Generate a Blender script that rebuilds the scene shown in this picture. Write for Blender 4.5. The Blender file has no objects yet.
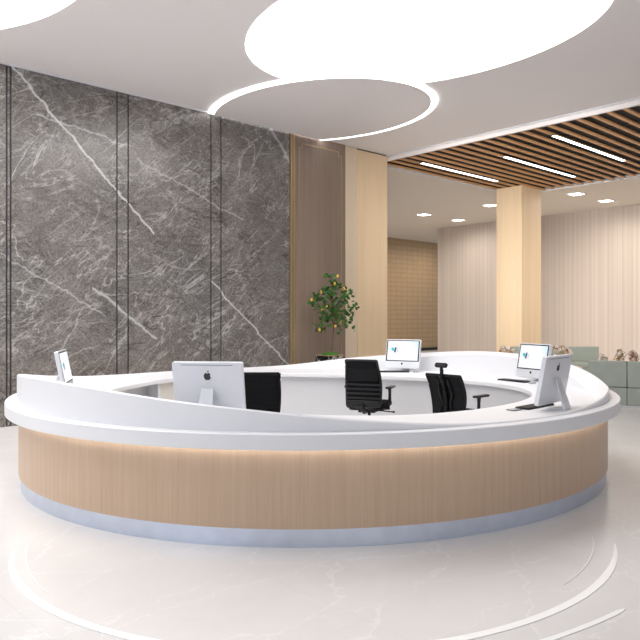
import bpy, bmesh, math, random
from mathutils import Vector, Matrix
random.seed(7)
S = bpy.context.scene
C = S.collection
PI = math.pi
RA = math.atan2(.6969, .7172)          # the room is turned this much about z
CA, SA = math.cos(RA), math.sin(RA)
def W(u, v, z=0): return Vector((u*CA - v*SA, u*SA + v*CA, z))
DX, DY = -.378, 7.332                   # centre of the round desk

# ------------------------------------------------------------------ helpers
def link(name, me, mat=None, parent=None, smooth=None):
    o = bpy.data.objects.new(name, me); C.objects.link(o)
    if mat: me.materials.append(mat)
    if parent: o.parent = parent
    if smooth is not None:
        me.shade_smooth(); me.set_sharp_from_angle(angle=math.radians(smooth))
    return o
def obj(name, bm, mat, parent=None, smooth=35, bevel=0, seg=2):
    bmesh.ops.recalc_face_normals(bm, faces=bm.faces)
    me = bpy.data.meshes.new(name); bm.to_mesh(me); bm.free()
    o = link(name, me, mat, parent, smooth)
    if bevel:
        m = o.modifiers.new('bevel', 'BEVEL'); m.width = bevel; m.segments = seg; m.limit_method = 'ANGLE'; m.angle_limit = math.radians(40)
    return o
def thing(name, label, cat, loc=(0,0,0), rotz=0, group=None):
    o = bpy.data.objects.new(name, None); C.objects.link(o)
    o.empty_display_size = .1; o.location = loc; o.rotation_euler = (0,0,rotz)
    return tag(o, label, cat, group)
def tag(o, label=None, cat=None, group=None, kind=None):
    if label: o['label'] = label
    if cat: o['category'] = cat
    if group: o['group'] = group
    if kind: o['kind'] = kind
    return o
def BM(): return bmesh.new()
def box(bm, x0, x1, y0, y1, z0, z1, mtx=None):
    vs = [bm.verts.new((x,y,z)) for x in (x0,x1) for y in (y0,y1) for z in (z0,z1)]
    if mtx: bmesh.ops.transform(bm, matrix=mtx, verts=vs)
    for f in ((0,1,3,2),(4,6,7,5),(0,4,5,1),(2,3,7,6),(0,2,6,4),(1,5,7,3)):
        bm.faces.new([vs[i] for i in f])
    return bm
def prism(bm, pts, z0, z1, mtx=None):
    a = [bm.verts.new((x,y,z0)) for x,y in pts]; b = [bm.verts.new((x,y,z1)) for x,y in pts]
    n = len(pts); bm.faces.new(a[::-1]); bm.faces.new(b)
    for i in range(n): bm.faces.new((a[i], a[(i+1)%n], b[(i+1)%n], b[i]))
    if mtx: bmesh.ops.transform(bm, matrix=mtx, verts=a+b)
    return bm
def rrect(w, h, r, n=5, cx=0, cy=0):
    out = []
    for k,(sx,sy) in enumerate(((1,1),(-1,1),(-1,-1),(1,-1))):
        for i in range(n+1):
            a = PI/2*k + PI/2*i/n
            out.append((cx+sx*(w/2-r)+r*math.cos(a), cy+sy*(h/2-r)+r*math.sin(a)))
    return out
def tube(bm, pts, rad, n=10, caps=True):
    pts = [Vector(p) for p in pts]
    rads = rad if isinstance(rad, (list,tuple)) else [rad]*len(pts)
    rings = []
    for i,p in enumerate(pts):
        d = (pts[min(i+1,len(pts)-1)] - pts[max(i-1,0)]).normalized()
        up = Vector((0,0,1)) if abs(d.z) < .9 else Vector((1,0,0))
        a = d.cross(up).normalized(); b = a.cross(d).normalized()
        rings.append([bm.verts.new(p + rads[i]*(math.cos(2*PI*k/n)*a + math.sin(2*PI*k/n)*b)) for k in range(n)])
    for i in range(len(rings)-1):
        for k in range(n): bm.faces.new((rings[i][k], rings[i][(k+1)%n], rings[i+1][(k+1)%n], rings[i+1][k]))
    if caps: bm.faces.new(rings[0][::-1]); bm.faces.new(rings[-1])
    return bm
def lathe(bm, prof, n=24, mtx=None):
    rings = []
    for r,z in prof: rings.append([bm.verts.new((r*math.cos(2*PI*k/n), r*math.sin(2*PI*k/n), z)) for k in range(n)])
    for i in range(len(rings)-1):
        for k in range(n): bm.faces.new((rings[i][k], rings[i][(k+1)%n], rings[i+1][(k+1)%n], rings[i+1][k]))
    bm.faces.new(rings[0][::-1]); bm.faces.new(rings[-1])
    if mtx: bmesh.ops.transform(bm, matrix=mtx, verts=[v for r in rings for v in r])
    return bm
def blob(bm, c, sx, sy, sz, u=8, v=6):
    m = Matrix.Translation(c) @ Matrix.Diagonal((sx,sy,sz,1))
    bmesh.ops.create_uvsphere(bm, u_segments=u, v_segments=v, radius=1, matrix=m)
def copy_tree(o, parent=None):
    c = o.copy(); C.objects.link(c); c.parent = parent
    for ch in list(o.children): copy_tree(ch, c)
    return c

# ------------------------------------------------------------------ materials
class NT:
    def __init__(s, name):
        s.m = bpy.data.materials.new(name); s.m.use_nodes = True
        s.t = s.m.node_tree; s.b = s.t.nodes['Principled BSDF']
    def n(s, typ, **kw):
        nd = s.t.nodes.new(typ)
        for k,v in kw.items():
            if k.startswith('i_'):
                key = k[2:].replace('_', ' ')
                key = int(key) if key.isdigit() else key
                s.put(nd.inputs[key], v)
            else: setattr(nd, k, v)
        return nd
    def put(s, sock, v):
        if isinstance(v, bpy.types.NodeSocket): s.t.links.new(v, sock)
        elif isinstance(v, bpy.types.Node): s.t.links.new(v.outputs[0], sock)
        else: sock.default_value = v
    def math(s, op, a, b=0, c=0, clamp=False):
        nd = s.n('ShaderNodeMath', operation=op, use_clamp=clamp)
        s.put(nd.inputs[0], a); s.put(nd.inputs[1], b); s.put(nd.inputs[2], c); return nd.outputs[0]
    def ramp(s, v, stops):
        nd = s.n('ShaderNodeValToRGB'); s.put(nd.inputs[0], v); e = nd.color_ramp.elements
        while len(e) < len(stops): e.new(.5)
        for el,(p,c) in zip(e, stops): el.position = p; el.color = (c if isinstance(c,tuple) else (c,c,c))[:3] + (1,)
        return nd.outputs[0]
    def mix(s, f, a, b, mode='MIX'):
        nd = s.n('ShaderNodeMix', data_type='RGBA', blend_type=mode)
        s.put(nd.inputs['Factor'], f)
        for k,v in (('A',a),('B',b)):
            sk = [i for i in nd.inputs if i.name == k and i.type == 'RGBA'][0]
            s.put(sk, v if not isinstance(v, tuple) else v[:3]+(1,))
        return [o for o in nd.outputs if o.type == 'RGBA'][0]
    def co(s, kind='Object', scale=(1,1,1), loc=(0,0,0), rot=(0,0,0)):
        t = s.n('ShaderNodeTexCoord')
        return s.n('ShaderNodeMapping', i_Vector=t.outputs[kind], i_Scale=scale, i_Location=loc, i_Rotation=rot).outputs[0]
    def noise(s, v, scale, detail=6, rough=.55, dist=0, out='Fac'):
        return s.n('ShaderNodeTexNoise', i_Vector=v, i_Scale=scale, i_Detail=detail, i_Roughness=rough, i_Distortion=dist).outputs[out]
    def bump(s, h, strength=.2, dist=.01):
        s.put(s.b.inputs['Normal'], s.n('ShaderNodeBump', i_Height=h, i_Strength=strength, i_Distance=dist).outputs[0])
    def set(s, **kw):
        for k,v in kw.items():
            key = k.replace('_',' ')
            if isinstance(v, tuple) and len(v) == 3: v = v+(1,)
            s.put(s.b.inputs[key], v)
        return s.m
def plain(name, col, rough=.5, metal=0, var=.04, scale=30, coat=0, bump=0, spec=.5):
    t = NT(name); c = t.co(); t.set(Specular_IOR_Level=spec)
    nz = t.noise(c, scale)
    lo = tuple(x*(1-var) for x in col); hi = tuple(min(1,x*(1+var)) for x in col)
    t.set(Base_Color=t.ramp(nz, [(.3,lo),(.7,hi)]), Roughness=rough, Metallic=metal, Coat_Weight=coat)
    if bump: t.bump(nz, bump, .003)
    return t.m
def emit(name, col, st):
    t = NT(name); t.set(Base_Color=(.8,.8,.8), Roughness=.4, Emission_Color=col, Emission_Strength=st); return t.m

def wood(name, base, dark, light, coord='Object', ax='z', fine=90, coarse=9, rough=.4, stretch=.012, contrast=1, tint=None):
    """vertical grain: noise squashed along z"""
    t = NT(name)
    sc = {'z': (1,1,stretch), 'x': (stretch,1,1), 'uv': (1,stretch,1)}[ax]
    c = t.co(coord, scale=sc)
    n1 = t.noise(c, fine, 4, .6); n2 = t.noise(c, coarse, 5, .6, .4)
    col = t.ramp(n1, [(.25,dark),(.5,base),(.78,light)])
    col2 = t.ramp(n2, [(.3,dark),(.5,base),(.7,light)])
    m = t.mix(.5, col, col2)
    t.set(Base_Color=m, Roughness=rough)
    t.bump(n1, .08, .002)
    return t.m

M = {}
M['white'] = plain('solid_surface_white', (.80,.80,.82), .38, var=.005)
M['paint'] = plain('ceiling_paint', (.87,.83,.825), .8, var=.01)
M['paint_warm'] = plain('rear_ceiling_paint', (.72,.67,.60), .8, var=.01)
M['trimwhite'] = plain('white_trim_paint', (.72,.72,.76), .5, var=.01)
M['oak'] = wood('oak_veneer', (.57,.405,.28), (.50,.345,.232), (.64,.475,.34), 'UV', 'uv', 110, 24, .38, .02)
M['lightoak'] = wood('pale_oak', (.84,.645,.42), (.78,.585,.37), (.89,.71,.49), 'Object', 'z', 30, 5, .45, .03)
M['greyoak'] = wood('grey_brown_oak', (.27,.20,.155), (.21,.155,.118), (.33,.25,.20), 'Object', 'z', 26, 5, .45, .03)
M['slatwood'] = wood('slat_wood', (.72,.39,.17), (.64,.33,.14), (.80,.46,.22), 'Object', 'x', 30, 5, .5, .05)
M['brass'] = plain('bronze_trim', (.50,.36,.21), .38, .5)
M['darkgap'] = plain('dark_joint', (.07,.07,.08), .35, .5)
M['steel'] = plain('brushed_kickplate', (.62,.68,.80), .28, .75, var=.05, scale=8)
M['soffit'] = plain('dark_soffit', (.025,.022,.018), .7)
M['alu'] = plain('monitor_aluminium', (.74,.75,.79), .3, .15, var=.01)
M['blackplastic'] = plain('black_plastic', (.007,.007,.008), .42, spec=.2)
M['greyplastic'] = plain('charcoal_plastic', (.022,.022,.024), .4, spec=.3)
M['bezel'] = plain('black_bezel', (.012,.012,.015), .15)
M['lamp'] = emit('ceiling_panel_glow', (1,.98,.97,1), 4.9)
M['ringlamp'] = emit('ring_lamp_glow', (1,1,1,1), 3.5)
M['strip'] = emit('strip_lamp_glow', (1,.98,.95,1), 6)
M['down'] = emit('downlight_glow', (1,.96,.9,1), 7)
M['led'] = emit('led_tape_glow', (1,.97,.93,1), 4.5)
M['sofa'] = plain('sage_leather', (.33,.365,.32), .45, var=.05, scale=6, bump=.05)
M['chrome'] = plain('chrome', (.8,.82,.9), .15, 1)
M['moss'] = plain('moss', (.06,.20,.02), .9, var=.5, scale=60, bump=.5)
M['leaf'] = plain('leaf_green', (.035,.13,.015), .45, var=.8, scale=8)
M['bark'] = plain('bark', (.16,.11,.06), .8, var=.3)
M['lemon'] = plain('lemon_skin', (.85,.50,.06), .45)
M['lightpanel'] = plain('inner_panel_grey', (.66,.66,.68), .5, var=.01)
M['creampanel'] = plain('inner_panel_cream', (.72,.68,.62), .5, var=.01)
M['petal'] = plain('white_petal', (.86,.80,.74), .6)
M['berry'] = plain('red_petal', (.42,.15,.08), .6, var=.3)
M['twig'] = plain('tan_leaf', (.42,.30,.10), .6, var=.3)
M['vase'] = plain('white_ceramic', (.7,.7,.68), .3)
M['cushion'] = plain('black_fabric', (.006,.006,.007), .85, spec=.1, var=.3, scale=200)

# chair mesh fabric: fine woven bands
t = NT('black_mesh_fabric'); c = t.co()
wv = t.n('ShaderNodeTexWave', wave_type='BANDS', bands_direction='Z', i_Vector=c, i_Scale=28, i_Distortion=0).outputs['Fac']
t.set(Base_Color=t.ramp(wv, [(.3,(.003,.003,.004)),(.7,(.016,.016,.018))]), Roughness=.8, Specular_IOR_Level=.15); M['mesh'] = t.m

# grey marble cladding of the left wall
t = NT('grey_marble'); c = t.co()
sep = t.n('ShaderNodeSeparateXYZ', i_0=c); u_, z_ = sep.outputs[0], sep.outputs[2]
wob = t.noise(c, 1.6, 5, .6, 0, 'Color')
cw = t.mix(.35, c, wob, 'ADD')
n_big = t.noise(c, .7, 3, .5); n_mid = t.noise(cw, 3.0, 9, .72, .8); n_fine = t.noise(c, 34, 7, .75)
base = t.ramp(n_mid, [(.28,(.095,.086,.080)),(.5,(.150,.137,.127)),(.72,(.235,.216,.202))])
base = t.mix(.35, base, t.ramp(n_big, [(.36,(.135,.133,.130)),(.64,(.215,.175,.150))]))
base = t.mix(.9, base, t.ramp(n_fine, [(.32,.16),(.5,.5),(.68,.84)]), 'OVERLAY')
def ridge(scale, width, rot, stretch, loc, dist, detail=5):
    cc = t.n('ShaderNodeMapping', i_Vector=c, i_Rotation=(0,rot,0), i_Location=loc).outputs[0]
    cc = t.n('ShaderNodeMapping', i_Vector=cc, i_Scale=(stretch,1,1)).outputs[0]
    n = t.noise(cc, scale, detail, .55, dist)
    d = t.math('ABSOLUTE', t.math('SUBTRACT', n, .5))
    return t.math('POWER', t.math('SUBTRACT', 1, t.math('DIVIDE', d, width), clamp=True), 1.5)
for sc,wd,rt,st,lc,gate,col,amt,dst in ((1.6,.012,.75,.35,(0,0,0),.46,(.60,.58,.56),.6,.6),(2.6,.016,.55,.3,(3,1,2),.48,(.58,.56,.54),.45,.8),(4.5,.03,.9,.35,(7,4,2),.47,(.56,.53,.50),.3,1.2),
        (6,.035,-.6,.4,(5,5,5),.47,(.58,.56,.53),.22,1.4),(2.4,.014,.1,.3,(1,6,3),.50,(.56,.54,.51),.4,.7),(9,.05,.3,.5,(4,2,9),.46,(.50,.47,.45),.2,1.6),(2.2,.018,.25,.35,(9,2,1),.52,(.035,.03,.03),.75,.9),(5,.03,-.3,.4,(2,3,1),.5,(.05,.04,.04),.6,1.2)):
    g = t.ramp(t.noise(t.co(loc=lc), 1.3, 4), [(gate-.05,0.0),(gate+.07,1.0)])
    base = t.mix(t.math('MULTIPLY', t.math('MULTIPLY', ridge(sc,wd,rt,st,lc,dst), g), amt), base, col)
nw = t.noise(c, 2.4, 5, .6); nw2 = t.noise(c, 14, 4, .6)
def streak(u0, z0, slope, ua, ub, width, amt, base):
    d = t.math('ADD', t.math('MULTIPLY_ADD', t.math('SUBTRACT', u_, u0), -slope, t.math('SUBTRACT', z_, z0)), t.math('MULTIPLY', t.math('SUBTRACT', nw, .5), .30))
    d = t.math('ABSOLUTE', t.math('ADD', d, t.math('MULTIPLY', t.math('SUBTRACT', nw2, .5), .05)))
    m = t.math('SUBTRACT', 1, t.math('DIVIDE', d, width), clamp=True)
    r = t.math('MULTIPLY', t.math('GREATER_THAN', u_, ua), t.math('LESS_THAN', u_, ub))
    return t.mix(t.math('MULTIPLY', t.math('MULTIPLY', t.math('POWER', m, .8), r), amt), base, (.72,.71,.70))
base = streak(3.24, 4.88, -1.0, 3.0, 5.3, .034, .85, base)
base = streak(6.36, 2.08, -.88, 6.34, 8.2, .028, .75, base)
base = streak(4.53, 1.76, -.75, 4.3, 5.35, .035, .6, base)
base = streak(7.6, 4.95, -1.15, 7.5, 8.1, .06, .5, base)
base = streak(3.6, 4.35, -.16, 3.5, 4.9, .022, .5, base)
base = streak(5.0, 3.95, -.38, 5.0, 7.0, .018, .4, base)
base = streak(3.1, 2.3, -.55, 2.9, 4.5, .018, .35, base)
t.set(Base_Color=base, Roughness=.22); M['marble'] = t.m

# pale floor marble with soft clouding and faint joints
t = NT('floor_marble'); c = t.co()
cw = t.mix(.4, c, t.noise(c, 1.1, 5, .6, 0, 'Color'), 'ADD')
a = t.noise(cw, 1.1, 5, .55, .3); b = t.noise(cw, 9, 5, .6, .3)
base = t.mix(.15, t.ramp(a, [(.25,(.685,.66,.645)),(.55,(.735,.718,.708)),(.8,(.78,.77,.765))]), t.ramp(b, [(.25,(.70,.67,.65)),(.7,(.765,.745,.735))]))
v = t.n('ShaderNodeTexVoronoi', feature='DISTANCE_TO_EDGE', i_Vector=t.n('ShaderNodeMapping', i_Vector=t.mix(.6, c, t.noise(c, 1.7, 5, .6, 0, 'Color'), 'ADD'), i_Scale=(1,2.6,1), i_Rotation=(0,0,.5)), i_Scale=.9).outputs['Distance']
base = t.mix(t.math('MULTIPLY', t.ramp(v, [(0,1.0),(.012,0.0)]), t.math('MULTIPLY', a, .8)), base, (.90,.89,.88))
br = t.n('ShaderNodeTexBrick', i_Vector=c, i_Scale=1, i_Mortar_Size=.0025, i_Brick_Width=1.2, i_Row_Height=1.2, offset=0, i_Mortar_Smooth=.2)
base = t.mix(t.math('MULTIPLY', br.outputs['Fac'], .25), base, (.55,.52,.50))
t.set(Base_Color=base, Roughness=.27); M['floor'] = t.m
M['inlay'] = plain('white_floor_inlay', (.96,.96,.95), .25, var=.01)

# ribbed pale panelling
t = NT('striped_veneer'); c = t.co(scale=(1,1,.004))
n1 = t.noise(c, 11, 3, .6); n2 = t.noise(c, 40, 2, .5)
sp = t.n('ShaderNodeSeparateXYZ', i_0=t.co())
rib = t.math('PINGPONG', sp.outputs[1], .075)
groove = t.ramp(rib, [(0,1.0),(.0085,.8),(.014,0.0)])
col = t.mix(.35, t.ramp(n1, [(.35,(.53,.45,.39)),(.65,(.63,.55,.49))]), t.ramp(n2, [(.35,(.53,.45,.39)),(.65,(.62,.54,.48))]))
t.set(Base_Color=t.mix(t.math('MULTIPLY', groove, .35), col, (.40,.33,.28)), Roughness=.5)
t.bump(t.math('SUBTRACT', 1, groove), .4, .01); M['ribbed'] = t.m

# woven brown wall
t = NT('woven_brown_panel'); c = t.co()
br = t.n('ShaderNodeTexBrick', i_Vector=t.co(rot=(PI/2,0,0)), i_Scale=1, i_Color1=(.48,.325,.18,1), i_Color2=(.44,.30,.165,1), i_Mortar=(.36,.24,.13,1), i_Mortar_Size=.025, i_Brick_Width=.35, i_Row_Height=.2, offset=0)
t.set(Base_Color=t.mix(.3, br.outputs['Color'], t.ramp(t.noise(c, 20), [(.3,(.42,.28,.15)),(.7,(.54,.38,.22))])), Roughness=.5); M['woven'] = t.m

# black marble of the planter
t = NT('black_marble'); c = t.co()
v = t.n('ShaderNodeTexVoronoi', feature='DISTANCE_TO_EDGE', i_Vector=t.mix(.3, c, t.noise(c, 6, 5, .6, 0, 'Color'), 'ADD'), i_Scale=3.2).outputs['Distance']
t.set(Base_Color=t.ramp(v, [(0,(.8,.78,.72)),(.018,(.25,.24,.2)),(.035,(.012,.012,.012))]), Roughness=.12); M['blackmarble'] = t.m

# lit display: white picture fading to pale blue towards the right
t = NT('display_glow'); sp = t.n('ShaderNodeSeparateXYZ', i_0=t.co())
f = t.math('ADD', t.math('MULTIPLY', sp.outputs[0], 1.9), t.math('MULTIPLY', sp.outputs[2], 1.2))
col = t.ramp(t.math('ADD', f, .0), [(.30,(.96,.98,1.0)),(.62,(.62,.85,.97)),(.8,(.93,.97,1.0))])
t.set(Base_Color=(.02,.02,.02), Roughness=.2, Emission_Color=col, Emission_Strength=1.0); M['display'] = t.m
M['cyan'] = emit('display_cyan', (.03,.62,.72,1), .9)
M['ink'] = emit('display_ink', (.06,.08,.16,1), .8); M['faint'] = emit('display_faint_grey', (.72,.74,.80,1), .9)
for k_ in ('cyan','ink','faint'): M[k_].node_tree.nodes['Principled BSDF'].inputs['Base Color'].default_value = (.01,.01,.01,1)

# ------------------------------------------------------------------ the room
def room(name, parts, mat, bevel=0, kind='structure'):
    bm = BM()
    for p in parts: box(bm, *p)
    o = obj(name, bm, mat, bevel=bevel, smooth=30); o.rotation_euler.z = RA
    if kind: o['kind'] = kind
    return o
H1, H2, VW = 4.96, 4.87, 10.03
room('floor', [(-4,26,-12,21,-.2,0)], M['floor'])
room('ceiling', [(-4,10.78,-9,VW+.3,H1,H1+.25)], M['paint'])
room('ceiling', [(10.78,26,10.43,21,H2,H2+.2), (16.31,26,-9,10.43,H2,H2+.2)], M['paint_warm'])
room('ceiling', [(10.80,16.31,-9,10.43,H2+.06,H2+.2)], M['soffit'])
room('trim_1', [(10.74,10.785,-9,10.03,H1-.02,H1-.0005)], M['trimwhite'])
room('trim_2', [(10.785,10.84,-9,10.43,H2-.005,H1+.0)], M['paint'])
room('trim_3', [(16.28,16.33,-9,10.43,H2-.03,H2+.1), (10.84,16.3,10.42,10.47,H2-.03,H2+.1)], M['trimwhite'])
# marble slabs with pairs of narrow joints
cuts = [-4, -.11,.09, 1.53,1.71, 3.11,3.16, 4.68,4.86, 6.34,6.54, 8.05]
room('wall_left', [(cuts[i]+.012, cuts[i+1]-.012, VW, VW+.12, 0, H1) for i in range(len(cuts)-1)], M['marble'])
room('wall_left', [(-4, 10.7, VW+.02, VW+.3, 0, H1)], M['darkgap'])
room('wall_left', [(8.16, 9.465, VW-.01, VW+.03, 0, H1)], M['greyoak'])
room('trim_4', [(8.05,8.09,VW-.03,VW+.03,0,H1), (8.11,8.16,VW-.022,VW+.03,0,H1)], M['brass'])
f0, f1, ft = 8.25, 9.36, 4.80
room('trim_6', [(-4,8.05,VW-.02,VW+.01,H1-.018,H1-.0005)], M['trimwhite'])
room('trim_5', [(f0,f0+.018,VW-.016,VW-.008,.3,ft-.10), (f0,f0+.10,VW-.016,VW-.008,ft-.10,ft-.082), (f0+.082,f0+.10,VW-.016,VW-.008,ft-.10,ft),
                (f0+.082,f1-.082,VW-.016,VW-.008,ft-.018,ft), (f1-.10,f1-.082,VW-.016,VW-.008,ft-.10,ft), (f1-.10,f1,VW-.016,VW-.008,ft-.10,ft-.082), (f1-.018,f1,VW-.016,VW-.008,.3,ft-.10)], M['brass'])
room('wall_rear', [(20.4,20.7,-9,16.42,0,H2)], M['ribbed'])
bm = BM()
prism(bm, [(20.4,16.42)]+[(20.55-.15*math.cos(a), 16.42+.15*math.sin(a)) for a in [PI/2*i/8 for i in range(1,9)]]+[(20.7,16.57),(20.7,16.42)], 0, H2)
o = obj('wall_rear', bm, plain('rounded_wall_end', (.66,.58,.52), .5, var=.01)); o.rotation_euler.z = RA; o['kind'] = 'structure'
room('wall_far', [(12,26,19.8,20,0,H2)], M['woven'])
room('baseboard_far', [(12,26,19.77,19.8,0,.13)], M['soffit'])
room('baseboard_rear', [(20.38,20.4,-9,16.42,0,.1)], M['darkgap'])

def rthing(name, label, cat, u, v, z=0, group=None):
    return thing(name, label, cat, W(u,v,z), RA, group)

# slatted ceiling field
t_ = rthing('slat_ceiling', 'brown wooden slatted ceiling field over a dark void', 'ceiling slats', 13.5, 5, H2)
bm = BM()
v = 10.36
while v > -3:
    box(bm, -2.66, 2.79, v-5-.036, v-5+.036, .0, .03); v -= .272
obj('slat_grid', bm, M['slatwood'], t_, smooth=30)
bm = BM()
for x in (-1.6, 0, 1.6): box(bm, x-.02, x+.02, -8, 5.4, .035, .058)
obj('cross_rail', bm, M['soffit'], t_, smooth=30)

# pillars
p = rthing('pillar', 'pale oak clad pillar beside the grey brown panel and lemon tree', 'pillar', 10.08, 10.45)
bm = BM(); box(bm, -.275, .62, -.43, .5, 0, H1-.03); obj('cladding', bm, M['lightoak'], p, bevel=.004)
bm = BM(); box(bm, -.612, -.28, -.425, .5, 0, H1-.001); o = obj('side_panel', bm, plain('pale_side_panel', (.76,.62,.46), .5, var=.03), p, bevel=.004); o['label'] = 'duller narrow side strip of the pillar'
p = rthing('pillar', 'free standing square pale oak pillar beneath the slatted ceiling', 'pillar', 15.7, 9.96)
bm = BM(); box(bm, -.46, .48, -.38, .38, 0, H2-.001); obj('cladding', bm, M['lightoak'], p, bevel=.006)

# luminous ceiling panels
def ell(cx, cy, a, b, rot, n=96):
    return [(cx+a*math.cos(s)*math.cos(rot)-b*math.sin(s)*math.sin(rot), cy+a*math.cos(s)*math.sin(rot)+b*math.sin(s)*math.cos(rot)) for s in [2*PI*i/n for i in range(n)]]
def clipv(pts, vmax):
    def vv(p): return -p[0]*SA + p[1]*CA
    out = []
    for i in range(len(pts)):
        a, b = pts[i], pts[(i+1)%len(pts)]; va, vb = vv(a), vv(b)
        if va <= vmax: out.append(a)
        if (va <= vmax) != (vb <= vmax):
            k = (vmax-va)/(vb-va); out.append((a[0]+k*(b[0]-a[0]), a[1]+k*(b[1]-a[1])))
    return out
BIG = (.708, 8.329, 2.376, 1.691, -.697)
RING = (-.614, 11.576, 2.134, 1.60, -.687)
def disc_light(label, pts, hgt=.006, z=H1):
    cx = sum(p[0] for p in pts)/len(pts); cy = sum(p[1] for p in pts)/len(pts)
    r = thing('ceiling_light', label, 'ceiling light', (cx,cy,z))
    bm = prism(BM(), [(x-cx,y-cy) for x,y in pts], -hgt, .0); obj('diffuser', bm, M['lamp'], r, smooth=30)
    return r
disc_light('largest oval glowing ceiling panel at the top middle, cut by the dropped disc', ell(*BIG))
disc_light('white glowing ceiling panel in the top left corner above the marble wall', clipv(ell(-5.22,5.35,3.03,3.03,0), VW-.03))
r = thing('ring_ceiling_light', 'round dropped ceiling disc edged by a thin white glowing ring', 'ceiling light', (RING[0],RING[1],H1))
pin = [(x-RING[0],y-RING[1]) for x,y in clipv(ell(RING[0],RING[1],RING[2]-.10,RING[3]-.10,RING[4]), VW-.03)]
pout = [(x-RING[0],y-RING[1]) for x,y in clipv(ell(*RING), VW-.02)]
obj('disc_panel', prism(BM(), pin, -.030, -.0), M['paint'], r, smooth=30)
obj('diffuser', prism(BM(), pout, -.024, -.001), M['ringlamp'], r, smooth=30)

# linear lamps in the slats
for u0,u1,v,lb in ((11.46,14.32,9.70,'left'), (12.26,15.19,8.11,'middle'), (11.475,14.40,6.53,'right')):
    r = rthing('strip_light', {'left':'long thin white strip lamp in the slats, leftmost of three', 'middle':'long thin white strip lamp in the slats, middle one of the three', 'right':'long thin white strip lamp in the slats, rightmost of three'}[lb], 'strip light', (u0+u1)/2, v, H2, 'strip lamps in the slatted ceiling')
    L = (u1-u0)/2
    obj('housing', box(BM(), -L-.03, L+.03, -.05, .05, -.012, -.0005), M['soffit'], r)
    obj('diffuser', box(BM(), -L, L, -.04, .04, -.018, -.0121), M['strip'], r)
# square downlights in the rear ceiling
for u,v,lb in ((17.32,14.57,'small recessed downlight in rear ceiling, second from the first pillar, left of the pair above the rounded wall end'),
             (19.15,14.57,'small recessed downlight in rear ceiling just above the rounded wall end'),
             (17.30,11.95,'small recessed downlight half hidden by the left edge of the free standing pillar'),
             (17.40,9.22,'small recessed downlight right of the free standing pillar, nearer of two'),
             (19.05,9.17,'small recessed downlight nearest the photo\'s right edge, farther of two beyond the free standing pillar')):
    r = rthing('downlight', lb.replace('second from the first pillar, ',''), 'downlight', u, v, H2, 'recessed downlights in the rear ceiling')
    obj('rim', box(BM(), -.21, .21, -.21, .21, -.012, -.0), M['trimwhite'], r, bevel=.003)
    obj('lens', box(BM(), -.16, .16, -.16, .16, -.016, -.0121), M['down'], r)

# ------------------------------------------------------------------ curved inlays in the floor
def arc_inlay(label, cx, cy, R, a0, a1, wd, tip=.25, both=True):
    bm = BM(); n = 90; rows = []
    for i in range(n+1):
        k = i/n; a = math.radians(a0+(a1-a0)*k)
        w = wd*min(1, (k/tip)**.7 if tip else 1, ((1-k)/tip)**.7 if (tip and both) else 1)+.002
        rows.append([(R-w/2, a), (R+w/2, a)])
    vt = [[bm.verts.new((r*math.cos(a), r*math.sin(a), z)) for (r,a) in row for z in (0,.003)] for row in rows]
    for i in range(n):
        A, B = vt[i], vt[i+1]
        for f in ((0,1),(1,3),(3,2),(2,0)): bm.faces.new((A[f[0]],A[f[1]],B[f[1]],B[f[0]]))
    bm.faces.new([vt[0][k] for k in (0,1,3,2)]); bm.faces.new([vt[-1][k] for k in (0,2,3,1)])
    o = obj('floor_inlay', bm, M['inlay'], smooth=30); o.location = (cx,cy,0.0005)
    return tag(o, label, 'floor inlay', 'curved white lines in the floor')
arc_inlay('widest curved white line in the floor, sweeping in front of the desk', -.26, 5.11, 2.06, -16, -160, .046, .12)
arc_inlay('hair thin white line just inside the left end of the widest floor curve', -.24, 5.12, 2.0, -135, -164, .006, .3)
arc_inlay('hair thin white line just inside the right end of the widest floor curve', -.30, 5.16, 1.98, -14, -42, .006, .3)
arc_inlay('short white line in the floor at the bottom right corner', -.9, 6.3, 3.60, -50.5, -64, .03, .08)

# ------------------------------------------------------------------ reception desk
def periodic(pts, sig=4):
    pts = sorted(((a % 360), z) for a,z in pts)
    ext = [(a-360,z) for a,z in pts]+pts+[(a+360,z) for a,z in pts]
    def lin(x):
        for i in range(len(ext)-1):
            if ext[i][0] <= x <= ext[i+1][0]:
                k = (x-ext[i][0])/(ext[i+1][0]-ext[i][0]+1e-9); return ext[i][1]+k*(ext[i+1][1]-ext[i][1])
    tab = [lin(i) for i in range(360)]
    wts = [(d, math.exp(-d*d/(2*sig*sig))) for d in range(-3*sig, 3*sig+1)]
    sw = sum(w for _,w in wts)
    sm = [sum(w*tab[(i+d)%360] for d,w in wts)/sw for i in range(360)]
    def f(deg):
        deg %= 360; i = int(deg); k = deg-i; return sm[i%360]*(1-k)+sm[(i+1)%360]*k
    return f
Tf = periodic([(-180,.872),(-170,.928),(-160,.974),(-145,1.022),(-134,1.030),(-123,1.012),(-115,.983),(-106,.943),(-97,.905),(-88,.860),(-77,.808),(-71,.783),(-64,.766),(-55,.765),(-46,.768),(-40,.778),(-34,.795),(-23,.832),(-9,.850),(2,.910),(10.6,.960),(20,1.0),(30,1.028),(40,1.037),(49,1.030),(63,.981),(73,.940),(85.5,.885),(96,.818),(104,.780),(115,.764),(137,.764),(152,.772),(166,.805),(173,.84)], 3)
WT = .738
def pix(x, y, z):
    tt = (z-1.5)*685/(317-y); return ((x-355)/685*tt-DX, tt-DY)
ri_pts = []
for x,y in [(400,415.8),(440,412.5),(480,408.5),(507,404),(522,400),(535,394),(524,388.5),(500,383),(450,379),(400,376.3),(345,374.3),(300,373.5),(247,372.8),(172,377.5),(150,382),(107.5,390.5)]:
    a, b = pix(x, y, WT); ri_pts.append((math.degrees(math.atan2(b,a)), math.hypot(a,b)))
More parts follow.
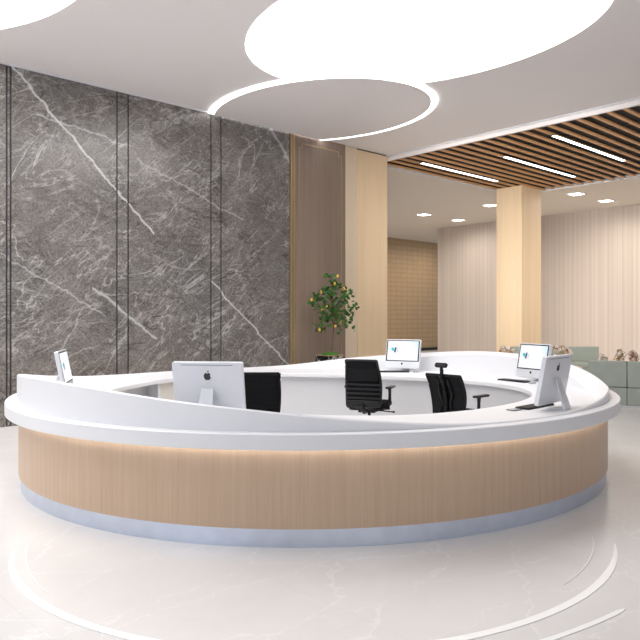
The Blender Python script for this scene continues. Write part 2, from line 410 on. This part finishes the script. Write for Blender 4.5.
ri_pts += [(-90,1.93),(-110,1.98),(-135,2.08),(-158,2.16)]
Rif = periodic(ri_pts, 9)
def tcf(T):
    g = T-WT; tb = [(0,0),(.08,0.0),(.105,.012),(.15,.065),(.195,.130),(.255,.213),(.30,.272)]
    for i in range(len(tb)-1):
        if g <= tb[i+1][0]: k = (g-tb[i][0])/(tb[i+1][0]-tb[i][0]); return WT+tb[i][1]+k*(tb[i+1][1]-tb[i][1])
    return WT+g-.028
def loft(prof, n=360, a0=0, a1=360, closed=True, uv=False):
    """prof(deg) -> list of (r, z): a closed section swept around the desk's centre"""
    bm = BM(); lay = bm.loops.layers.uv.new('UVMap') if uv else None
    rows = []; m = n if closed else n+1
    for i in range(m):
        d = a0+(a1-a0)*i/n; a = math.radians(d)
        rows.append([bm.verts.new((r*math.cos(a), r*math.sin(a), z)) for r,z in prof(d)])
    k = len(rows[0])
    for i in range(n):
        A, B = rows[i], rows[(i+1) % m]
        for j in range(k):
            f = bm.faces.new((A[j], A[(j+1)%k], B[(j+1)%k], B[j]))
            if uv:
                for lp,(ii,jj) in zip(f.loops, ((i,j),(i,(j+1)%k),(i+1,(j+1)%k),(i+1,j))):
                    r,z = prof(a0+(a1-a0)*(ii%m)/n)[jj]; lp[lay].uv = (2.9*math.radians(a0+(a1-a0)*ii/n), z)
    if not closed: bm.faces.new(rows[0]); bm.faces.new(rows[-1][::-1])
    return bm
desk = thing('reception_desk', 'large round white and oak reception desk with swooping rim on pale floor', 'reception desk', (DX,DY,0))
obj('kickplate', loft(lambda d: [(2.878,0),(2.878,.123),(2.80,.123),(2.80,0)]), M['steel'], desk)['label'] = 'bluish brushed metal kickplate'
obj('cladding_panel', loft(lambda d: [(2.895,.1235),(2.895,.6535),(2.84,.6535),(2.84,.1235)], uv=True), M['oak'], desk)['label'] = 'vertical grained oak cladding'
obj('ledge', loft(lambda d: [(3.000,.654),(3.004,.658),(3.004,.752),(2.999,.757),(2.862,.757),(2.862,.654)]), M['white'], desk, smooth=25)
def csec(d):
    T = Tf(d); tc = tcf(T); rf = 2.765; ri = Rif(d)
    tc2 = max(tc-.012, WT)
    return [(2.907,.7575),(2.907,T-.010),(2.896,T),(2.85,T-(T-tc)*.28),(rf+.012,tc+.0008),(rf,tc2),(rf-.004,WT+.0004 if tc2>WT+.001 else WT+.0003),((rf+ri)/2,WT),(ri+.008,WT),(ri,WT-.008),(ri,WT-.045),(ri+.03,WT-.055),(2.861,WT-.055),(2.861,.7575)]
obj('counter', loft(csec, n=540), M['white'], desk, smooth=18)
# inner faces below the worktop; on the left one is left open as a niche
NA, NB = 152, 170
obj('inner_panel', loft(lambda d: [(Rif(d)+.10,0),(Rif(d)+.10,WT-.0555),(Rif(d)+.12,WT-.0555),(Rif(d)+.12,0)], n=270, a0=-125, a1=120, closed=False), M['lightpanel'], desk)
obj('inner_panel', loft(lambda d: [(Rif(d)+.06,0),(Rif(d)+.06,WT-.0555),(Rif(d)+.08,WT-.0555),(Rif(d)+.08,0)], n=30, a0=121, a1=NA, closed=False), M['creampanel'], desk)['label'] = 'cream coloured inner panel'
obj('inner_panel', loft(lambda d: [(Rif(d)+.06,0),(Rif(d)+.06,WT-.0555),(Rif(d)+.08,WT-.0555),(Rif(d)+.08,0)], n=60, a0=NB, a1=234, closed=False), M['creampanel'], desk)['label'] = 'cream coloured inner panel'
obj('niche', loft(lambda d: [(Rif(d)+.22,.45),(Rif(d)+.22,WT-.0555),(Rif(d)+.24,WT-.0555),(Rif(d)+.24,.45)], n=20, a0=NA-1, a1=NB+1, closed=False), plain('niche_grey', (.62,.62,.62), .6), desk)['label'] = 'grey back of the open niche'
obj('shelf', loft(lambda d: [(Rif(d)+.06,.43),(Rif(d)+.06,.45),(Rif(d)+.24,.45),(Rif(d)+.24,.43)], n=20, a0=NA-1, a1=NB+1, closed=False), M['lightpanel'], desk)
for dd in (121, 131, 141, NA):
    a = math.radians(dd); r0 = Rif(dd)+.055
    obj('upright', box(BM(), r0-.004, r0+(.19 if dd == NA else .02), -.02, .02, 0, WT-.056, Matrix.Rotation(a,4,'Z')), M['white'], desk)
# LED tape tucked under the ledge washing the oak
obj('light_strip', loft(lambda d: [(2.915,.646),(2.935,.646),(2.935,.6535),(2.915,.6535)]), M['led'], desk)['label'] = 'thin lit tape under the ledge'

# ------------------------------------------------------------------ computers
def apple(bm, s, mtx):
    pts = []
    for i in range(40):                     # body with a notch at top, waist below and a bite on the right
        a = 2*PI*i/40+PI/2
        x, y = .46*math.cos(a), .50*math.sin(a)
        r = 1.0
        if math.sin(a) > .75: y -= .14*math.exp(-(x/.12)**2)
        if math.sin(a) < -.75: y += .07*math.exp(-(x/.12)**2)
        x *= 1.0+.10*math.sin(a)
        dx, dy = x-.56, y-.07; dd = math.hypot(dx,dy)
        if dd < .24: x, y = .56+dx/dd*.24, .07+dy/dd*.24
        pts.append((x*s, y*s))
    prism(bm, pts, 0, .002, mtx)
    leaf = []
    for i in range(7): k=i/6; leaf.append((.02+.20*k+.05*math.sin(PI*k), .50+.26*k-.06*math.sin(PI*k)))
    for i in range(1,6): k=1-i/6; leaf.append((.02+.20*k-.07*math.sin(PI*k), .50+.26*k+.05*math.sin(PI*k)))
    prism(bm, [(x*s,y*s) for x,y in leaf], 0, .002, mtx)
def make_mac(label):
    r = thing('computer', label, 'computer')
    tilt = Matrix.Translation((0,0,.25)) @ Matrix.Rotation(math.radians(-11),4,'X') @ Matrix.Translation((0,0,-.25))
    up = tilt @ Matrix.Rotation(PI/2,4,'X')          # plane x,z with thickness along -y
    bw, z0, z1 = .52, .038, .447; zc = (z0+z1)/2
    bm = BM(); prism(bm, rrect(bw, z1-z0, .014, 4, 0, zc), -.026, .012, up)
    # swollen back
    obj('body', bm, M['alu'], r, bevel=.004)
    sw, s0, s1 = .495, .136, .435
    bz = obj('bezel', prism(BM(), rrect(sw+.004, s1-s0, .004, 3, 0, (s0+s1)/2), .0121, .0135, up), M['bezel'], r)
    dp = obj('display', box(BM(), -.232, .232, -.0152, -.0125, .148-.2965, .423-.2965), M['display'], bz)
    mt = tilt @ Matrix.Translation((0,0,.2965)); dp.matrix_local = mt
    obj('picture_mark', prism(BM(), [(-.178,.322),(-.150,.330),(-.128,.312),(-.132,.280),(-.150,.276),(-.176,.298)], .0154, .0160, up), M['cyan'], bz)
    obj('picture_mark', prism(BM(), [(-.122,.332),(-.100,.334),(-.098,.310),(-.106,.262),(-.134,.256),(-.128,.290)], .0154, .0161, up), M['ink'], bz)
    obj('picture_mark', prism(BM(), [(-.086,.322),(-.070,.322),(-.070,.258),(-.086,.258)], .0154, .0160, up), M['faint'], bz)
    obj('logo', _ap(.030, tilt @ Matrix.Translation((0,-.0121,.100)) @ Matrix.Rotation(PI/2,4,'X')), M['bezel'], r)['label'] = 'small dark front logo'
    obj('logo', _ap(.058, tilt @ Matrix.Translation((0,.0261,.345)) @ Matrix.Rotation(PI,4,'Z') @ Matrix.Rotation(PI/2,4,'X')), M['bezel'], r)['label'] = 'dark rear logo'
    obj('air_slot', box(BM(), -.19, .19, .0261, .0268, .425, .430, tilt), plain('slot_grey', (.25,.26,.28), .5) if 'slot_grey' not in bpy.data.materials else bpy.data.materials['slot_grey'], r)
    # stand: neck plate sloping back and foot plate forward
    bm = BM()
    sec = [(.034,.245),(.044,.253),(.128,.012),(.128,0),(-.055,0),(-.055,.007),(.112,.007),(.108,.014)]
    hw = .062
    a = [bm.verts.new((-hw*(.72 if z>.2 else 1), y, z)) for y,z in sec]; b = [bm.verts.new((hw*(.72 if z>.2 else 1), y, z)) for y,z in sec]
    bm.faces.new(a); bm.faces.new(b[::-1])
    for i in range(8): bm.faces.new((a[i], b[i], b[(i+1)%8], a[(i+1)%8]))
    st = obj('stand', bm, M['alu'], r, bevel=.002)
    bm = BM(); lathe(bm, [(.017,-.001),(.017,.001)], 20, Matrix.Translation((0,.0985,.105)) @ Matrix.Rotation(math.radians(-70.8),4,'X'))
    obj('cable_hole', bm, M['darkgap'] if False else plain('cable_hole_white', (.9,.9,.9), .6) if 'cable_hole_white' not in bpy.data.materials else bpy.data.materials['cable_hole_white'], st)
    return r
def _ap(s, m):
    bm = BM(); apple(bm, s, m); return bm
def make_keyboard(label):
    r = thing('keyboard', label, 'keyboard')
    obj('base', prism(BM(), rrect(.44,.13,.012), .001, .012), M['blackplastic'], r, bevel=.002)
    bm = BM()
    for j in range(5):
        for i in range(17):
            if j == 0 and 4 < i < 9: continue
            x = -.204+i*.0255; y = -.048+j*.024
            box(bm, x-.0105, x+.0105, y-.0095, y+.0095, .012, .017)
    box(bm, -.204+4.55*.0255, -.204+8.5*.0255, -.0575, -.0385, .012, .017)
    obj('keycaps', bm, M['greyplastic'], r)
    return r
def make_mouse(label, mat):
    r = thing('mouse', label, 'mouse')
    bm = BM()
    prof = []
    rings = []
    for k in range(7):
        ph = PI/2*k/6; s = math.cos(ph)**.6 if k<6 else .05; zz = .002+.026*math.sin(ph)
        rings.append([bm.verts.new((.031*s*math.cos(q), .055*s*math.sin(q), zz)) for q in [2*PI*i/20 for i in range(20)]])
    for i in range(6):
        for k in range(20): bm.faces.new((rings[i][k], rings[i][(k+1)%20], rings[i+1][(k+1)%20], rings[i+1][k]))
    bm.faces.new(rings[0][::-1]); bm.faces.new(rings[-1])
    obj('shell', bm, mat, r, smooth=60)
    obj('wheel', lathe(BM(), [(.006,-.003),(.006,.003)], 12, Matrix.Translation((0,.03,.024)) @ Matrix.Rotation(PI/2,4,'Y')), M['blackplastic'], r)
    return r
def place(o, x, y, z, yaw): o.location = (x,y,z); o.rotation_euler = (0,0,math.radians(yaw)); return o
GM = 'all in one computers on the round desk'
mac = make_mac('white all-in-one computer seen from behind on the front of the desk, left of the marked lone chair back')
mac['label'] = 'silver all-in-one computer seen squarely from behind, beside the leftmost black chair'; mac['group'] = GM
ZW = WT+.0006
# the screen faces local -y; yaw turns that direction
place(mac, -1.045, 4.92, ZW, 180-8)
for (x,y,yaw,lb) in ((.675,9.64,-27,'silver all-in-one computer facing us at the back of the desk, before the brown woven wall'),
                     (2.115,8.13,-63,'silver all-in-one computer with lit screen, partly hidden by another seen from behind'),
                     (1.655,5.72,180+50,'silver all-in-one computer seen from behind at the right of the desk, showing its sloping stand'),
                     (-2.775,6.56,105,'silver all-in-one computer seen nearly edge on at the far left of the desk')):
    c_ = copy_tree(mac); c_['label'] = lb; place(c_, x, y, ZW, yaw)
kb = make_keyboard('long black keyboard before the computer that faces us at the back'); kb['group'] = 'black keyboards on the desk'
place(kb, .53, 9.47, ZW, -2)
for (x,y,yaw,lb) in ((1.89,8.12,-56,'black keyboard on the right, before the half hidden lit computer'), (1.525,5.80,46,'black keyboard on the right front counter, before the computer seen from behind')):
    c_ = copy_tree(kb); c_['label'] = lb; place(c_, x, y, ZW, yaw)
ms = make_mouse('small pale mouse right of the keyboard at the back of the desk', plain('mouse_grey', (.42,.42,.45), .3)); ms['group'] = 'mice on the desk'
place(ms, .83, 9.42, ZW, 0)
for (x,y,yaw,lb) in ((2.03,7.83,-56,'small pale mouse at the right end of the keyboard by the half hidden computer'), ):
    c_ = copy_tree(ms); c_['label'] = lb; place(c_, x, y, ZW, yaw)
tp = thing('trackpad', 'flat light grey trackpad left of the front right keyboard', 'trackpad', (1.30,5.60,ZW), math.radians(40))
obj('base', prism(BM(), rrect(.105,.085,.008), 0, .006), M['darkgap'], tp, bevel=.001)
obj('touch_surface', prism(BM(), rrect(.10,.08,.007), .006, .009), plain('trackpad_grey', (.38,.40,.46), .3, .3), tp)

# ------------------------------------------------------------------ chairs (face +y)
def make_chair(name, label, style, bw, bh=.53):
    r = thing(name, label, 'office chair'); ax_ = bw*.555
    # backrest curve in (y, z)
    def bc(k):
        z = .47+bh*k
        return -.235-.03*math.sin(k*PI*.9)*(-1)-.10*k*k, z
    def wid(k): return bw*(.86+.16*math.sin(min(1,k*1.25)*PI*.62) - (.22*k if style == 'slat' else -.0*k))
    bm = BM(); n = 14
    L, Rr = [], []
    for i in range(n+1):
        k = i/n; y,z = bc(k); w = wid(k)/2; L.append(Vector((-w,y,z))); Rr.append(Vector((w,y,z)))
    loop = L + Rr[::-1]
    tube(bm, L+[L[-1]+Vector((.0,0,0.0001))], .014, 8); tube(bm, Rr+[Rr[-1]+Vector((0,0,.0001))], .014, 8)
    tube(bm, [L[-1], (0,L[-1].y-.015,L[-1].z+.002), Rr[-1]], .013, 8); tube(bm, [L[0], (0,L[0].y-.02,L[0].z-.03), Rr[0]], .017, 8)
    obj('back_frame', bm, M['greyplastic'] if style == 'slat' else M['blackplastic'], r, smooth=60)
    bm = BM(); rows = []
    for i in range(n+1):
        k = i/n; y,z = bc(k); w = wid(k)/2
        rows.append([[bm.verts.new((w*s, y-.02*(1-s*s)+dy, z)) for s in (-1,-.66,-.33,0,.33,.66,1)] for dy in (-.004,.004)])
    for i in range(n):
        for q in range(2):
            for j in range(6): bm.faces.new((rows[i][q][j], rows[i][q][j+1], rows[i+1][q][j+1], rows[i+1][q][j]))
    obj('backrest', bm, M['mesh'], r, smooth=60)
    if style == 'slat':
        for k in (.06,.16,.26,.36,.46):
            y,z = bc(k); w = wid(k)/2-.01; bm = BM(); hh = .028 if k < .1 else .010
            box(bm, -w, w, y-.036, y-.020, z-hh, z+hh)
            obj('lumbar_bar', bm, M['greyplastic'], r, bevel=.003)
        bm = BM()
        for k0 in range(9):
            k = .52+k0*.052; 
        y,z = bc(.78); y2,z2 = bc(.55)
        box(bm, -wid(.7)/2+.01, wid(.7)/2-.01, y-.026, y-.016, z2, z+.02)
        obj('upper_pad', bm, M['blackplastic'], r, bevel=.004)
    elif style == 'headrest':
        bm = BM()
        for s in (-1,1):
            pts = []
            for i in range(10):
                k = .05+.85*i/9; y,z = bc(k); pts.append((s*(.035+.06*math.cos(k*5.2)**2*(1-k)+.03*k), y-.035, z))
            tube(bm, pts, .016, 8)
        tube(bm, [(0, bc(k)[0]-.045, bc(k)[1]) for k in (.0,.2,.4,.6,.8,.98)], .024, 8)
        obj('spine', bm, M['blackplastic'], r, smooth=60)
    if style == 'headrest':
        y,z = bc(1)
        obj('headrest_stem', tube(BM(), [(0,y-.02,z-.05),(0,y-.02,z+.05),(0,y-.03,z+.10)], [.022,.020,.016]), M['blackplastic'], r, smooth=60)
        bm = BM(); prism(bm, rrect(.15,.05,.018), -.014, .014, Matrix.Translation((0,y-.03,z+.105)) @ Matrix.Rotation(math.radians(60),4,'X'))
        obj('headrest', bm, M['blackplastic'], r, bevel=.006)
    bm = BM(); prism(bm, rrect(.48,.46,.09,6), .43, .495); obj('seat', bm, M['cushion'], r, bevel=.022, seg=3)
    bm = BM(); prism(bm, rrect(.42,.40,.08,6), .405, .43); box(bm, -.10,.10,-.12,.08,.37,.406); obj('seat_pan', bm, M['greyplastic'], r)
    bm = BM(); tube(bm, [(0,-.05,.385),(0,-.20,.39),(0,-.275,.43),(0,-.255,.50)], .026, 8); obj('back_bracket', bm, M['greyplastic'], r, smooth=60)
    bm = BM(); tube(bm, [(.10,.0,.385),(.26,.02,.375),(.31,.02,.372)], [.007,.007,.013], 8); obj('tilt_lever', bm, M['blackplastic'], r, smooth=60)
    for s in (() if style == 'plain' else (-1,1)):
        ar = obj('armrest', tube(BM(), [(s*.19,-.02,.415),(s*(ax_-.01),-.02,.42),(s*ax_,-.025,.48),(s*ax_,-.02,.60),(s*(ax_-.005),-.01,.655)], [.018,.02,.02,.017,.022]), M['greyplastic'], r, smooth=60)
        bm = BM(); prism(bm, rrect(.075,.25,.03,4,s*(ax_-.005),.03), .655, .678); obj('arm_pad', bm, M['greyplastic'], ar, bevel=.006)
    obj('gas_lift', tube(BM(), [(0,0,.10),(0,0,.22),(0,0,.221),(0,0,.375)], [.028,.028,.018,.018], 14), M['blackplastic'], r, smooth=40)
    for q in range(5):
        a = 2*PI*q/5+.3; cx, cy = math.cos(a), math.sin(a)
        lg = obj('leg', tube(BM(), [(.02*cx,.02*cy,.11),(.30*cx,.30*cy,.075)], [.026,.016]), M['blackplastic'], r, smooth=60)
        obj('caster', lathe(BM(), [(.02,-.022),(.029,-.018),(.029,.018),(.02,.022)], 14, Matrix.Translation((.30*cx,.30*cy,.0295)) @ Matrix.Rotation(a,4,'Z') @ Matrix.Rotation(PI/2,4,'X')), M['blackplastic'], lg)
    return r
ch1 = make_chair('office_chair', 'black mesh office chair with slatted lumbar back, in the middle of the desk ring', 'slat', .47)
ch1['group'] = 'black office chairs inside the desk'
place(ch1, .17, 8.20, 0, -18)
ch2 = make_chair('office_chair', 'black mesh office chair with small headrest, right of the others', 'headrest', .43, .425); ch2['group'] = ch1['group']
place(ch2, 1.14, 7.36, 0, -44)
ch3 = make_chair('office_chair', 'black office chair back showing right beside the computer seen squarely from behind', 'plain', .47); ch3['group'] = ch1['group']
place(ch3, -.93, 6.36, 0, 4)

# ------------------------------------------------------------------ lounge
def sofa(label, cx, cy, yaw, n, wpan, backh, group=None):
    """faces local +y; its rear is flat and panelled"""
    r = thing('sofa', label, 'sofa', (cx,cy,0), math.radians(yaw), 'sage green sofas behind the desk')
    L = n*wpan/2
    obj('plinth', box(BM(), -L+.03, L-.03, -.02, .70, .0, .035), M['chrome'], r)['label'] = 'shiny metal plinth'
    for i in range(n):
        x0, x1 = -L+i*wpan+.003, -L+(i+1)*wpan-.003
        b = obj('backrest', box(BM(), x0, x1, -.03, .16, .335, backh), M['sofa'], r, bevel=.018, seg=3)
        obj('base_panel', box(BM(), x0, x1, -.03, .70, .035, .329), M['sofa'], r, bevel=.01)
        obj('seat_cushion', box(BM(), x0, x1, .165, .72, .33, .45), M['sofa'], r, bevel=.03, seg=3)
    return r
# rear-facing sofa at the right edge
d_ = Vector((-.892,.4515))
ex, ey = 4.54, 11.30
lx, ly = ex+d_.x*.66, ey+d_.y*.66            # its left rear corner
cx, cy = lx-d_.x*.615*1.5, ly-d_.y*.615*1.5
yaw = math.degrees(math.atan2(-d_.y, -d_.x))
s1 = sofa('sage green leather sofa seen from behind at the right edge of the photo', cx, cy, yaw, 3, .615, .765)
s2 = sofa('sage green leather sofa facing us farther back, showing between computer and nearer sofa', (504+602)/2/685*16.2-355/685*16.2-.06, 16.35, 180, 3, .765, .80)
def bouquet(label, px, t_, zt, rad, z0):
    x = (px-355)/685*t_
    r = thing('flower_arrangement', label, 'flowers', (x,t_,z0), 0, 'flower arrangements in the lounge')
    obj('vase', lathe(BM(), [(.035,0),(.06,.05),(.05,.12),(.028,.16),(.034,.18)], 16), M['vase'], r, smooth=60)
    hh = zt-z0
    bs, bt, bp, bb = BM(), BM(), BM(), BM()
    for i in range(34):
        a = random.uniform(0,2*PI); rr = rad*math.sqrt(random.random()); z = hh-.02-random.random()*.17-.05*(rr/rad)
        p = (rr*math.cos(a), rr*.8*math.sin(a), z)
        tube(bs, [(0,0,.15), (p[0]*.5,p[1]*.5,(.15+z)/2+.02), p], .0025, 4, False)
        q = random.random()
        if q < .5:
            for k in range(5):
                b = 2*PI*k/5; blob(bp, (p[0]+.018*math.cos(b), p[1]-.005, p[2]+.018*math.sin(b)), .014,.010,.014, 6, 4)
            blob(bb, (p[0],p[1]-.014,p[2]), .009,.008,.009, 6, 4)
        elif q < .8:
            for k in range(3): blob(bb, (p[0]+random.uniform(-.02,.02), p[1], p[2]+random.uniform(-.02,.02)), .016,.014,.016, 6, 4)
        else:
            for k in range(3): blob(bt, (p[0]+random.uniform(-.03,.03), p[1], p[2]+random.uniform(-.02,.02)), .022,.006,.010, 6, 4)
    obj('stems', bs, M['twig'], r); obj('leaves', bt, M['twig'], r); x_ = obj('petals', bp, M['petal'], r); x_['label'] = 'white blossoms'; x_['kind'] = 'stuff'; x_ = obj('berries', bb, M['berry'], r); x_['label'] = 'brown red blossoms'; x_['kind'] = 'stuff'
    return r
def table(label, x, y, w, d, h):
    r = thing('side_table', label, 'table', (x,y,0))
    obj('table_top', box(BM(), -w/2,w/2,-d/2,d/2,h-.03,h), M['lightoak'], r, bevel=.004)
    for sx in (-1,1):
        for sy in (-1,1): obj('leg', box(BM(), sx*(w/2-.04)-.015, sx*(w/2-.04)+.015, sy*(d/2-.04)-.015, sy*(d/2-.04)+.015, 0, h-.03), M['lightoak'], r)
    return r
def px2x(px, t_): return (px-355)/685*t_
tg = table('low pale wooden table under the flowers behind the half hidden computer', px2x(561,13.6), 13.6, .7, .5, .52); 
bouquet('red and white flowers showing just above the computer seen from behind on the right', 561, 13.6, .955, .24, .5203)
tg = table('low pale wooden table at the left end of the far sofa', px2x(507,14.6), 14.6, .6, .45, .5)
bouquet('small flowers peeping over the desk rim beside the free standing pillar', 507, 14.6, .895, .17, .5003)
tg = table('long low pale wooden table behind the sofa seen from behind', px2x(620,13.2), 13.2, 1.2, .45, .42)
bouquet('smaller red and white flowers directly behind the left corner of the nearer sofa', 602, 13.2, .825, .12, .4203)
bouquet('pale blossoms near the photo\'s right edge above the nearer sofa, left part of the pair', 620, 13.25, .90, .10, .4203)['label'] = 'mostly red flower bunch above the nearer sofa, between two others'
bouquet('white topped flower bunch above the nearer sofa, rightmost of the group', 632.5, 13.12, .89, .10, .4203)

# ------------------------------------------------------------------ lemon tree
tx = 12.72
px_ = (330-355)/685*tx
pl = thing('planter', 'square black marble planter with white veins at the foot of the lemon tree', 'planter', (px_,tx,0), RA)
bm = BM(); box(bm, -.19,.19,-.19,.19,0,.785); obj('pot', bm, M['blackmarble'], pl, bevel=.004)
obj('rim', box(BM(), -.196,.196,-.196,.196,.785,.80), M['brass'], pl, bevel=.002)
bm = BM(); blob(bm, (0,0,.80), .17,.17,.05, 20, 10); obj('moss', bm, M['moss'], pl)['label'] = 'green moss'
tr = thing('lemon_tree', 'small lemon tree with yellow fruit growing from the black planter', 'tree', (px_,tx,.852))
K = tx/685
def P(x, y, dy=0): return Vector(((x-355)*K-px_, dy, (317-y)*K+1.5-.852))
bt = BM()
base_ = Vector((.03,0,.0)); top = P(333,318)
tube(bt, [base_, P(332.5,340), P(333.5,328), top], [.012,.011,.010,.009], 8)
clusters = [((330,276),8),((336,284),7),((328,290),8),((333,297),9),((341,294),7),((350,292),6),((347,300),8),((320,296),7),((315,302),6),((311,305),4),((325,306),9),((333,308),10),((341,306),8),((349,309),5),((355,313),4),((320,314),7),((318,323),6),((328,318),8),((337,320),9),((344,322),7),((338,327),6),((322,328),4),((332,284),7),((345,315),7),((327,300),7),((336,313),8),((346,327),3)]
bl = BM()
for (cx_,cy_),n in clusters:
    e = P(cx_, cy_, random.uniform(-.3,.3)*.6)
    mid = (top+e)/2 + Vector((random.uniform(-.03,.03), 0, .03))
    tube(bt, [top-Vector((0,0,random.random()*.1)), mid, e], [.007,.005,.003], 5)
    for i in range(int(n*2.1)):
        p = e + Vector((random.gauss(0,.055), random.gauss(0,.07), random.gauss(0,.055)))
        d = Vector((random.gauss(0,1), random.gauss(0,1), random.gauss(-.1,.8))).normalized()
        s = d.cross(Vector((random.gauss(0,1),random.gauss(0,1),random.gauss(0,1)))).normalized()
        nn = d.cross(s)*.008; L = random.uniform(.07,.115); w = L*.31
        v = [bl.verts.new(q) for q in (p, p+d*L*.35+s*w+nn, p+d*L*.7+s*w*.8+nn, p+d*L, p+d*L*.7-s*w*.8+nn, p+d*L*.35-s*w+nn, p+d*L*.5)]
        for a_,b_ in ((0,1),(1,2),(2,3),(3,4),(4,5),(5,0)): bl.faces.new((v[6],v[a_],v[b_]))
obj('trunk', bt, M['bark'], tr, smooth=60)
me = bpy.data.meshes.new('foliage'); bl.to_mesh(me); bl.free(); link('foliage', me, M['leaf'], tr)
lem = None
for i,(x,y) in enumerate(((344,289),(321,292.5),(327.5,307),(322.5,310.5),(320,329.5),(341,322),(335,284),(335.5,326),(338,276.5),(312,300))):
    p = P(x, y, -.13)
    if lem is None:
        bm = BM(); blob(bm, (0,0,0), .024,.024,.030, 12, 8); lem = obj('fruit', bm, M['lemon'], tr, smooth=80); lem['label'] = 'yellow lemon'; lem.location = p
    else:
        c_ = lem.copy(); C.objects.link(c_); c_.parent = tr; c_.location = p

# ------------------------------------------------------------------ light
w = bpy.data.worlds.new('World'); S.world = w; w.use_nodes = True
bg = w.node_tree.nodes['Background']; bg.inputs[0].default_value = (.86,.92,1,1); bg.inputs[1].default_value = .54
def area(name, loc, target, size, power, col=(1,1,1)):
    l = bpy.data.lights.new(name, 'AREA'); l.shape = 'RECTANGLE'; l.size = size[0]; l.size_y = size[1]; l.energy = power; l.color = col
    o = bpy.data.objects.new(name, l); C.objects.link(o); o.location = loc
    o.rotation_euler = (Vector(target)-Vector(loc)).to_track_quat('-Z','Y').to_euler(); return o
def spot(name, loc, target, power, ang, col=(1,.95,.88), blend=.35):
    l = bpy.data.lights.new(name, 'SPOT'); l.energy = power; l.spot_size = math.radians(ang); l.spot_blend = blend; l.color = col; l.shadow_soft_size = .03
    o = bpy.data.objects.new(name, l); C.objects.link(o); o.location = loc
    o.rotation_euler = (Vector(target)-Vector(loc)).to_track_quat('-Z','Y').to_euler(); return o
# daylight from tall windows behind the camera and to its left
area('window_daylight', (-7,-3,3.0), (-1,7,1), (6,4.5), 95, (.70,.83,1))
area('front_daylight', (3,-3.5,3.2), (1,8,1), (6,4), 42, (1,.97,.95))
# wall washing spots set in the ceiling along the marble
for u in (3.86,5.43,7.0,8.57,10.15):
    spot('wall_washer', W(u, VW-.50, H1-.06), W(u, VW-.50, 0), 110, 27)
for v,k in ((9.85,1),(12.9,1),(15.57,.8)):
    spot('wall_washer', W(20.4-.5, v, H2-.06), W(20.4-.5, v, 0), 30*k, 22)
# warm light of the rear downlights; last two added to brighten the far wall
for u,v in ((17.3,14.57),(19.15,14.57),(17.3,11.95),(17.4,9.2),(19.05,9.17),(17.4,6.5),(19.05,6.5),(18,17.5),(21.5,17.8),(23.5,18.2)):
    spot('downlight_and_fill_beam', W(u,v,H2-.03), W(u,v,0), 150, 176, (1,.93,.85), 1)

wl = area('rear_fill_light', W(7.6,5.6,4.3), W(20.4,11.0,1.2), (4,1), 85, (1,.95,.89)); wl.data.spread = math.radians(56)  # added unseen fill lamp above the desk, brightens rear wall and pillars
# ------------------------------------------------------------------ camera
cam = bpy.data.cameras.new('Camera'); co = bpy.data.objects.new('Camera', cam); C.objects.link(co)
co.location = (0,0,1.5); co.rotation_euler = (PI/2,0,0)
cam.sensor_width = 36; cam.lens = 36*685/640; cam.shift_x = -35/640; cam.shift_y = -3/640; cam.clip_end = 200
S.camera = co
S.view_settings.view_transform = 'Standard'; S.view_settings.look = 'None'; S.view_settings.gamma = 1
S.view_settings.exposure = 0; S.view_settings.use_curve_mapping = False
